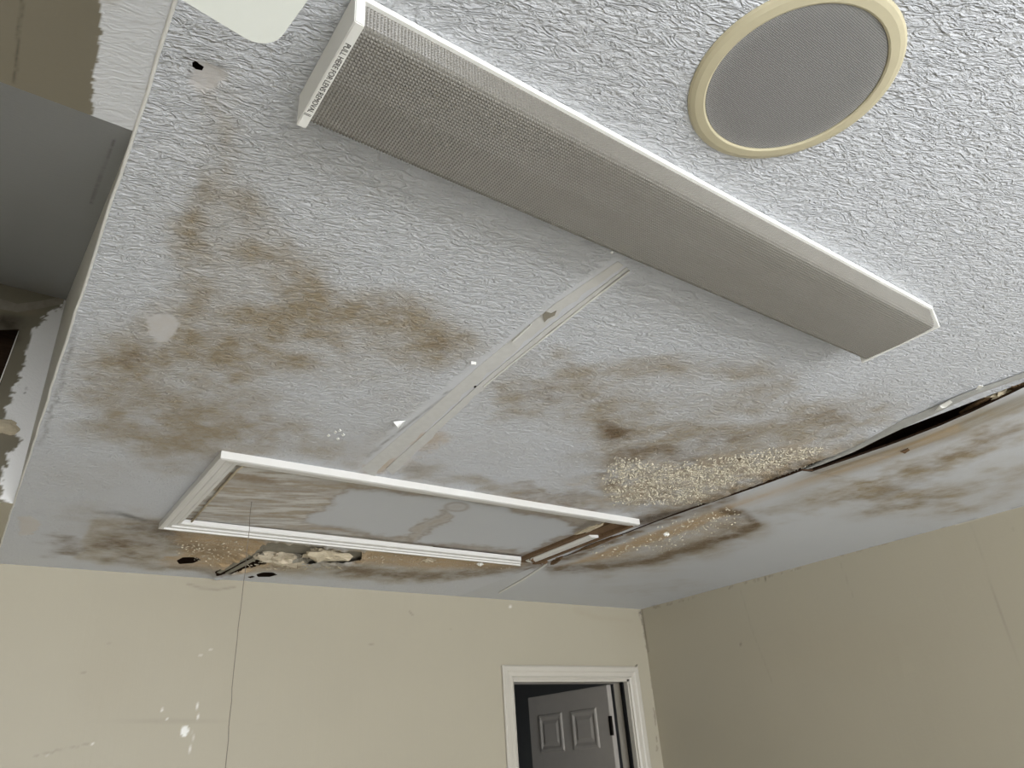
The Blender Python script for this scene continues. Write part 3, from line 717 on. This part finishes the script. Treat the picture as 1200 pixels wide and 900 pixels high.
def wr_mask(X, Y, U, V):
    n3 = fbm(U*50, V*50, 29, 3)-.5; z = np.zeros_like(X); dk = z.copy(); tan = z.copy(); pa = z.copy()
    def T(arr, val): np.maximum(arr, val, out=arr)
    T(dk, .16*line(X, Y, [(1136, 612), (1150, 650), (1168, 705), (1200, 790)], .7)); T(dk, .08*line(X, Y, [(868, 692), (882, 740), (905, 800)], .7))
    T(dk, .1*line(X, Y, [(985, 660), (1000, 700)], .6)); T(dk, .6*blob(X, Y, 897, 678, .9, 4)); T(dk, .5*blob(X, Y, 868, 755, 1.2, 2)); T(dk, .4*blob(X, Y, 1188, 620, 1.5, 1.2))
    T(dk, .32*line(X, Y+n3*4, [(752, 716), (765, 712), (800, 704), (860, 687), (930, 667), (1040, 636)], .9)*(fbm(U*30, V*0, 3) > .52))
    T(dk, .6*line(X, Y, [(752, 716), (760, 764)], .6)); T(tan, .12*blob(X, Y, 790, 720, 40, 14)); T(tan, .10*blob(X, Y, 980, 760, 120, 40))
    T(pa, .5*blob(X, Y, 928, 667, 2.5, 1)); T(pa, .4*line(X, Y, [(1120, 614), (1200, 591)], 1.0)*(fbm(U*25, V*0, 8) > .5))
    return stack(tan, z, z, np.ones_like(X)), stack(dk, z, pa, z)
def wrplane(U, V): return np.stack([np.full_like(U, XR), U, V], 1)
wr = dense('wall_right', coords((YF, .9, .3), (.9, YB, .008)), coords((0, 1.2, .2), (1.2, ZC, .008)), wrplane, wr_mask, [], M_WALL, flip=True)
struct(wr, 'beige painted right wall with faint panel joints')
struct(box('wall_left', (XL-.1, YF, 0), (XL, YB, ZC), M_WALL), 'beige left wall')
fl_ = box('floor', (XL-.1, YF-.1, -.08), (XR+.15, YB+3.0, 0), M_FLOOR); struct(fl_, 'pale vinyl floor')
# front wall with the window (behind the photographer)
wf = box('wall_front', (XL, YF-.1, 0), (WX0, YF, ZC), M_WALL); struct(wf, 'beige front wall around the big window')
for lo, hi in [((WX1, YF-.1, 0), (XR+.1, YF, ZC)), ((WX0, YF-.1, 0), (WX1, YF, WZ0)), ((WX0, YF-.1, WZ1), (WX1, YF, ZC))]: box('wall_section', lo, hi, M_WALL, wf)
wn = empty('window_1', ((WX0+WX1)/2, YF-.05, WZ0)); struct(wn, 'large white framed window in the front wall')
for nm, lo, hi in [('window_frame', (WX0, YF-.09, WZ0), (WX0+.05, YF-.02, WZ1)), ('window_frame', (WX1-.05, YF-.09, WZ0), (WX1, YF-.02, WZ1)),
                   ('window_frame', (WX0, YF-.09, WZ1-.05), (WX1, YF-.02, WZ1)), ('window_frame', (WX0, YF-.09, WZ0), (WX1, YF-.02, WZ0+.05)),
                   ('window_mullion', ((WX0+WX1)/2-.02, YF-.08, WZ0), ((WX0+WX1)/2+.02, YF-.03, WZ1))]: box(nm, lo, hi, M_TRIM, wn)
box('window_pane', (WX0+.05, YF-.058, WZ0+.05), (WX1-.05, YF-.054, WZ1-.05), M_GLASS, wn)

# ------------------------------------------------------------------ doorway
tr = empty('trim_1', ((DX0+DX1)/2, YB, 0)); struct(tr, 'cream moulded door casing and jamb')
cas = [(0, 0), (0, .010), (.010, .016), (.016, .011), (.034, .012), (.040, .017), (.060, .018), (.068, .012), (.068, 0)]
cz = DZ
sweep('casing', cas, (DX0, YB, 0), (DX0, YB, cz), (-1, 0, 0), (0, -1, 0), M_TRIMB, tr, 0, 1)
sweep('casing', [(a*1.18, b) for a, b in cas], (DX1, YB, 0), (DX1, YB, cz), (1, 0, 0), (0, -1, 0), M_TRIMB, tr, 0, 1)
sweep('casing', cas, (DX0, YB, cz), (DX1, YB, cz), (0, 0, 1), (0, -1, 0), M_TRIMB, tr, -1, 1.18)
JD = .115
box('jamb', (DX0-.02, YB-.002, 0), (DX0+.004, YB+JD, DZ+.0), M_TRIMB, tr)
box('jamb', (DX1-.012, YB-.002, 0), (DX1+.02, YB+JD, DZ+.0), M_TRIMB, tr)
box('head_jamb', (DX0, YB-.002, DZ-.012), (DX1, YB+JD, DZ+.03), M_TRIMB, tr)
box('door_stop', (DX0+.004, YB+.050, 0), (DX0+.014, YB+.078, DZ-.012), M_TRIMB, tr)
box('weatherstrip', (DX1-.024, YB+.028, 0), (DX1-.0121, YB+.050, DZ-.012), M_RUBBER, tr)
# six panel door, swung open into the next room
HX, HY, DW, DT, DH = 3.138, YB+JD+.012, .74, .035, 2.025
ang = math.radians(91.5)
d1 = bpy.data.meshes.new('door_1')
bm = bmesh.new(); add_box(bm, (0, 0, .008), (DW, DT, DH), .002); bmesh.ops.recalc_face_normals(bm, faces=bm.faces); bm.to_mesh(d1); bm.free(); d1.materials.append(M_DOOR)
door = bpy.data.objects.new('door_1', d1); link(door); struct(door, 'grey-white six-panel door standing open into the dark room')
door.location = (HX, HY, 0); door.rotation_euler = (0, 0, ang)
def door_panel(x0, x1, z0, z1):
    vv = []; ff = []
    def ringv(o, y): vv.extend([(x0+o, y, z0+o), (x1-o, y, z0+o), (x1-o, y, z1-o), (x0+o, y, z1-o)])
    for o, y in ((0, DT), (.008, DT+.007), (.020, DT+.008), (.034, DT+.0015), (.040, DT+.0015), (.058, DT+.007)): ringv(o, y)
    for k in range(5):
        for j in range(4): ff.append((k*4+j, k*4+(j+1) % 4, (k+1)*4+(j+1) % 4, (k+1)*4+j))
    ff.append((20, 21, 22, 23))
    m = bpy.data.meshes.new('door_panel'); m.from_pydata(vv, [], ff); m.materials.append(M_DOOR)
    bm = bmesh.new(); bm.from_mesh(m); bmesh.ops.recalc_face_normals(bm, faces=bm.faces); bm.to_mesh(m); bm.free()
    o = bpy.data.objects.new('door_panel', m); o.parent = door; C.objects.link(o)
for z0, z1 in ((1.70, 1.915), (.98, 1.58), (.24, .82)):
    for x0, x1 in ((.105, .335), (.415, .645)): door_panel(x0, x1, z0, z1)
def local_box(name, lo, hi, mat, parent):
    bm = bmesh.new(); add_box(bm, lo, hi); m = bpy.data.meshes.new(name); bm.to_mesh(m); bm.free(); m.materials.append(mat)
    o = bpy.data.objects.new(name, m); o.parent = parent; C.objects.link(o); return o
for z in (1.76, 1.0, .22): local_box('hinge', (-.004, DT-.012, z), (.012, DT+.003, z+.10), M_DARKMETAL, door)
# the dim room beyond
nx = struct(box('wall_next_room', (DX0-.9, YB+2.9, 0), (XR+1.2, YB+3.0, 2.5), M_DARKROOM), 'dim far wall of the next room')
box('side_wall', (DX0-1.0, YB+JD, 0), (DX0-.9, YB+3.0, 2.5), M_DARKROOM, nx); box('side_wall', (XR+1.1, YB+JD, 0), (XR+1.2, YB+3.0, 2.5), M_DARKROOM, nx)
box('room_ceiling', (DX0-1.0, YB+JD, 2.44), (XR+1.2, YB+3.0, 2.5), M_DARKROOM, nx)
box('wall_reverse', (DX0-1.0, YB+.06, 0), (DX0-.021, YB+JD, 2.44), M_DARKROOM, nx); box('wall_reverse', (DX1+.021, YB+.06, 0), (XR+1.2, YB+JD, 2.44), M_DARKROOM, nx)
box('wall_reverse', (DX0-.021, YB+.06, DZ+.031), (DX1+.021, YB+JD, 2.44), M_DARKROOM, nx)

# ------------------------------------------------------------------ fluorescent wrap-around fixture
FX0, FX1, FY0, FY1, FD = .199, 1.462, .494, .658, .052
fx = empty('fluorescent_light', ((FX0+FX1)/2, (FY0+FY1)/2, ZC)); tag(fx, 'long unlit fluorescent fixture with ribbed diffuser mounted on the ceiling', 'light fixture')
zt, zb = ZC-.001, ZC-FD
ET = .012
# end plates: slightly tapered boxes
def end_plate(x0, x1):
    bm = bmesh.new(); add_box(bm, (x0, FY0-.003, zb-.001), (x1, FY1+.003, zt), .0012); return bm_obj('end_plate', bm, M_STEEL, fx)
e0 = end_plate(FX0, FX0+ET); e1 = end_plate(FX1-.005, FX1)
e0['label'] = 'white end plate printed PULL HERE FOR LENS REMOVAL'
hb = bmesh.new(); add_box(hb, (FX0+ET, FY0+.004, zt-.012), (FX1-.005, FY1-.004, zt)); add_box(hb, (FX0+ET, FY0+.055, zt-.030), (FX1-.005, FY1-.055, zt-.010)); bm_obj('housing', hb, M_STEEL, fx)
sweep('side_rail', [(0, 0), (0, -.009), (.006, -.009), (.006, 0)], (FX0+ET, FY0-.002, zt), (FX1-.005, FY0-.002, zt), (0, 1, 0), (0, 0, 1), M_STEEL, fx)
sweep('side_rail', [(0, 0), (0, -.009), (-.006, -.009), (-.006, 0)], (FX0+ET, FY1+.002, zt), (FX1-.005, FY1+.002, zt), (0, 1, 0), (0, 0, 1), M_STEEL, fx)
# diffuser profile (Y,Z) then prisms
prof = []
def arc(cx, cz, r, a0, a1, n): return [(cx+r*math.cos(math.radians(a0+(a1-a0)*k/n)), cz+r*math.sin(math.radians(a0+(a1-a0)*k/n))) for k in range(n+1)]
ya, yb_ = FY0+.0035, FY1-.0035
raw = [(ya, zt-.008), (ya+.001, zb+.014)]+arc(ya+.009, zb+.011, .008, 180, 262, 5)+[(ya+.03, zb+.0015), ((ya+yb_)/2, zb), (yb_-.03, zb+.0015)]+arc(yb_-.012, zb+.013, .011, 278, 360, 5)+[(yb_-.001, zt-.008)]
seg = [0]
for a, b in zip(raw[:-1], raw[1:]): seg.append(seg[-1]+math.hypot(b[0]-a[0], b[1]-a[1]))
CELL = .0043; nc = int(seg[-1]/CELL); nl = int((FX1-.005-FX0-ET)/CELL)
sp = np.linspace(0, seg[-1], 2*nc+1); py = np.interp(sp, seg, [p[0] for p in raw]); pz = np.interp(sp, seg, [p[1] for p in raw])
ty = np.gradient(py); tz = np.gradient(pz); tl = np.hypot(ty, tz); ny, nz = tz/tl, -ty/tl
xl = np.linspace(FX0+ET, FX1-.005, 2*nl+1)
I, J = np.meshgrid(np.arange(2*nl+1), np.arange(2*nc+1), indexing='ij')
hgt = np.where((I % 2 == 1) & (J % 2 == 1), .0017, 0.0)
# outward is away from the section centre
sgn = np.sign((py-(FY0+FY1)/2)*ny+(pz-(ZC-.02))*nz)
V3 = np.stack([xl[I], py[J]+hgt*(ny*sgn)[J], pz[J]+hgt*(nz*sgn)[J]], -1).reshape(-1, 3)-np.array(fx.location)
F3 = []
W = 2*nc+1
base = (np.arange(0, 2*nl, 2)[:, None]*W+np.arange(0, 2*nc, 2)[None, :]).ravel()
c = base+W+1; c00 = base; c10 = base+2*W; c11 = base+2*W+2; c01 = base+2
tri = np.concatenate([np.stack([c00, c10, c], 1), np.stack([c10, c11, c], 1), np.stack([c11, c01, c], 1), np.stack([c01, c00, c], 1)])
used, inv = np.unique(tri, return_inverse=True); tri = inv.reshape(-1, 3)[:, ::-1]; V3 = V3[used]
m = bpy.data.meshes.new('diffuser'); m.vertices.add(len(V3)); m.vertices.foreach_set('co', V3.ravel())
m.loops.add(tri.size); m.loops.foreach_set('vertex_index', tri.ravel().astype(np.int32)); m.polygons.add(len(tri))
m.polygons.foreach_set('loop_start', np.arange(0, tri.size, 3, dtype=np.int32)); m.polygons.foreach_set('use_smooth', np.zeros(len(tri), bool)); m.update(calc_edges=True); m.validate(); m.materials.append(M_LENS)
lens = bpy.data.objects.new('diffuser', m); link(lens, fx); lens['label'] = 'ribbed prismatic plastic diffuser'
for y in ((FY0+FY1)/2-.045, (FY0+FY1)/2+.045):
    tube('fluorescent_tube', [(FX0+.03, y, zt-.026), (FX1-.03, y, zt-.026)], .0127, M_TUBE, fx, 16)
# print on the plate's underside
def text_mesh(body, size):
    cu = bpy.data.curves.new('print', 'FONT'); cu.body = body; cu.size = size; cu.align_x = 'CENTER'; cu.align_y = 'CENTER'; cu.extrude = .00012; cu.space_character = 1.0
    t = bpy.data.objects.new('print_tmp', cu); C.objects.link(t)
    me = bpy.data.meshes.new_from_object(t.evaluated_get(bpy.context.evaluated_depsgraph_get())); bpy.data.objects.remove(t); return me
me = text_mesh('PULL HERE FOR LENS REMOVAL ||', .0094)
xsz = max(v.co.x for v in me.vertices)-min(v.co.x for v in me.vertices)
sx = .118/xsz
mat = Matrix(((0, 1, 0, FX0+ET/2), (sx, 0, 0, (FY0+FY1)/2+.004), (0, 0, -1, zb-.00125), (0, 0, 0, 1)))
me.transform(mat); me.transform(Matrix.Translation(-Vector(fx.location))); me.materials.clear(); me.materials.append(M_INK)
tx = bpy.data.objects.new('lettering', me); C.objects.link(tx); tx.parent = e0
bm = bmesh.new(); bmesh.ops.create_icosphere(bm, subdivisions=2, radius=.0022, matrix=Matrix.Translation(on_z(717, 296, zb+.006))); bm_obj('lens_nub', bm, M_STEEL, fx)

# ------------------------------------------------------------------ round speaker
SC = (.730, .302, ZC)
spk = empty('ceiling_speaker', SC); tag(spk, 'round ceiling speaker with grey mesh grille and yellowed rim', 'speaker')
SR = .137
lathe('rim', [(.114, 0), (.1145, -.0050), (.117, -.0062), (.128, -.0052), (.134, -.0032), (SR, -.001), (SR, 0)], SC, M_RIM, spk, 96)
lathe('grille', [(0, -.0048), (.05, -.0047), (.09, -.0045), (.1135, -.0040), (.1145, -.002)], SC, M_GRILLE, spk, 96)

# ------------------------------------------------------------------ attic hatch with moulded frame
hx0, hx1, hy0, hy1 = .446, 1.965, 1.853, 2.545
ht = empty('attic_hatch', ((hx0+hx1)/2, (hy0+hy1)/2, ZC)); tag(ht, 'attic hatch with white moulded frame and water-stained grey panel', 'hatch')
cw = .058
mp = [(0, 0), (0, -.020), (.006, -.022), (.013, -.022), (.015, -.017), (.021, -.016), (.024, -.018), (.032, -.018), (.035, -.013), (.044, -.011), (.047, -.013), (.055, -.012), (cw, -.008), (cw, .004), (.02, .004)]
Zv = (0, 0, 1)
zc = ZC-.0005
sweep('frame_rail', mp, (hx0, hy0, zc), (hx1-.005, hy0, zc), (0, 1, 0), Zv, M_TRIM, ht, 1, 0)
sweep('frame_rail', mp, (hx0, hy1, zc), (hx1-.055, hy1, zc), (0, -1, 0), Zv, M_TRIM, ht, 1, -.6)
sweep('frame_stile', mp, (hx0, hy0, zc), (hx0, hy1, zc), (1, 0, 0), Zv, M_TRIM, ht, 1, -1)
st = sweep('broken_stile', [(0.012, 0), (.012, -.016), (.02, -.018), (.04, -.016), (.05, -.010), (.05, .004)], (hx1, hy0+.22, zc+.004), (hx1, hy1-.06, zc+.004), (-1, 0, 0), Zv, M_TRIM, ht, .3, .5)
box('stile_backing', (hx1-.075, hy0+.030, ZC-.003), (hx1-.004, hy1, ZC+.012), M_STAINWOOD, ht)
box('rail_backing', (hx0+.02, hy0+.03, ZC+.004), (hx1-.01, hy0+.060, ZC+.016), M_STAINWOOD, ht)
box('split_wood', (hx1-.010, hy0+.05, ZC-.016), (hx1+.010, hy1-.03, ZC+.002), M_STAINWOOD, ht)
CLEAN = [(412, 572), (470, 577), (530, 583), (580, 592), (640, 604), (672, 612), (684, 619), (655, 630), (622, 648), (590, 646), (560, 641), (530, 641), (490, 636), (470, 631), (430, 626), (395, 619), (352, 612), (372, 600), (385, 590), (395, 580)]
def hatch_mask(X0, Y0, U, V):
    n1 = fbm(U*14, V*14, 33)-.5; n2 = fbm(U*14, V*14, 63)-.5; n3 = fbm(U*60, V*60, 23, 3)-.5
    X = X0+n1*26+n3*6; Y = Y0+n2*9+n3*3
    st_ = fbm(U*5, V*42+U*9, 7, 3)
    cl = fill(X, Y, CLEAN, 2.2)
    left = 1-sst(360, 420, X)
    tan = (1-cl)*np.where(X0 < 420, .45+.95*np.clip(st_*1.8-.5, 0, 1), .75)
    br = np.zeros_like(X); np.maximum(br, .55*np.exp(-(sdist(X, Y, CLEAN)/2.6)**2), out=br)
    np.maximum(br, .42*(1-cl)*left*np.clip(fbm(U*8, V*40, 71)*2.4-1.0, 0, 1), out=br)
    np.maximum(tan, .7*line(X, Y, [(478, 634), (495, 618), (523, 604)], 6), out=tan); np.maximum(br, .5*np.exp(-((pline(X, Y, [(478, 634), (495, 618), (523, 604)])-6)/1.6)**2), out=br)
    np.maximum(tan, .4*blob(X0, Y0, 535, 594, 12, 4), out=tan); np.maximum(br, .45*np.exp(-((np.hypot((X0-535)/13, (Y0-594)/5)-1)/.2)**2), out=br)
    np.maximum(br, .6*blob(X, Y0, 300, 562, 40, 5, 8), out=br); np.maximum(br, .5*line(X0, Y0, [(280, 545), (225, 610)], 3), out=br)
    pa = .85*(1-cl)*left*np.clip(fbm(U*9, V*46+U*14, 91)*4.2-2.0, 0, 1)
    pa = np.clip(pa*1.5, 0, .9); tan = tan*(1-pa); br = br*(1-.8*pa); z = np.zeros_like(X)
    return stack(tan, br, z, np.ones_like(X)), stack(.6*line(X0, Y0, [(355, 554), (375, 558), (385, 559)], 1.6), z, pa, z)
def hfn(U, V): return np.stack([U, V, ZC+.010-.010*np.exp(-((U-.62)/.25)**2-((V-2.2)/.3)**2)], 1)
pn = dense('hatch_panel', coords((hx0+.064, hx1-.070, .006)), coords((hy0+.048, hy1-.045, .006)), hfn, hatch_mask, [], M_HATCH, flip=True)
pn.parent = ht; pn.matrix_parent_inverse = Matrix.Translation(-Vector(ht.location)); pn['label'] = 'grey painted panel with tan water stains'
# warped veneer edge along the left of the panel
tube('panel_edge', [on_z(285, 546, ZC-.002), on_z(278, 551, ZC-.003), on_z(262, 569, ZC-.003), on_z(240, 594, ZC-.003), on_z(223, 613, ZC-.002)], .0035, M_PAPER, ht, 6)
tube('panel_edge', [on_z(285, 546, ZC-.002), on_z(300, 547, ZC-.004), on_z(330, 550, ZC-.004), on_z(350, 556, ZC-.002)], .003, M_PAPER, ht, 6)
box('veneer_backing', (hx0+.035, hy0+.04, ZC+.012), (hx1-.03, hy1-.03, ZC+.016), M_STAINWOOD, ht)

lump('stained_splinter', (630, 657), ZC-.006, .05, .022, .010, M_STAINWOOD, ht, 31, .3)
lump('stained_splinter', (652, 657), ZC-.004, .05, .012, .008, M_STAINWOOD, ht, 32, 1.3)
lump('stained_splinter', (700, 637), ZC-.004, .012, .12, .006, M_STAINWOOD, ht, 33, 0)
lump('stained_splinter', (690, 620), ZC-.012, .014, .07, .006, M_PAPER, ht, 34, 0)

# pull cord hanging from the panel
cp = on_z(295, 588, ZC); rr = random.Random(9); pts = []
for k in range(40):
    z = ZC+.006-k*(1.25/39); pts.append((cp[0]+rr.uniform(-.0012, .0012)+0.002*math.sin(k*.33)*min(1, k/12), cp[1]+rr.uniform(-.001, .001), z))
cord = tube('pull_cord', pts, .0010, M_CORD, None, 6); tag(cord, 'thin grey pull cord hanging from the attic hatch panel', 'cord')

# ------------------------------------------------------------------ ceiling fan above the camera, one blade tip in view
FC = (.125, -.220); FZ = 2.21
fan = empty('ceiling_fan', (FC[0], FC[1], ZC)); tag(fan, 'white ceiling fan with a rounded blade tip near the fixture', 'ceiling fan')
lathe('canopy', [(0, 0), (.065, 0), (.062, -.025), (.03, -.05), (.014, -.055), (0, -.055)], (FC[0], FC[1], ZC), M_STEEL, fan, 40)
tube('downrod', [(FC[0], FC[1], ZC-.05), (FC[0], FC[1], FZ+.07)], .011, M_STEEL, fan, 16)
lathe('motor_housing', [(0, .085), (.05, .08), (.095, .06), (.10, .015), (.085, -.02), (.05, -.045), (0, -.05)], (FC[0], FC[1], FZ), M_STEEL, fan, 48)
def blade_mesh():
    L0, L1, Wd, rc = .16, .648, .074, .022; vv = []
    o = [(L0, -.052), (L1-.3, -Wd*.95)]
    o += [(L1-rc+rc*math.cos(a), -Wd+rc+rc*math.sin(a)) for a in [math.radians(-90+90*k/6) for k in range(7)]]
    o += [(L1-rc+rc*math.cos(a), Wd-rc+rc*math.sin(a)) for a in [math.radians(90*k/6) for k in range(7)]]
    o += [(L1-.3, Wd*.95), (L0, .052)]
    n = len(o); vv = [(x, y, -.003) for x, y in o]+[(x, y, .003) for x, y in o]
    m = bpy.data.meshes.new('blade'); m.from_pydata(vv, [], [tuple(range(n))[::-1], tuple(range(n, 2*n))]+[(i, (i+1) % n, n+(i+1) % n, n+i) for i in range(n)])
    m.materials.append(M_FAN); return m
def arm_mesh():
    bm = bmesh.new(); add_box(bm, (.07, -.018, .003), (.22, .018, .009), .002); m = bpy.data.meshes.new('blade_arm'); bm.to_mesh(m); bm.free(); m.materials.append(M_STEEL); return m
bmsh, amsh = blade_mesh(), arm_mesh()
for k in range(4):
    b = bpy.data.objects.new('blade', bmsh); C.objects.link(b); b.parent = fan; b.location = (0, 0, FZ-ZC); b.rotation_euler = (0, 0, math.radians(98.5+90*k))
    a = bpy.data.objects.new('blade_arm', amsh); C.objects.link(a); a.parent = b
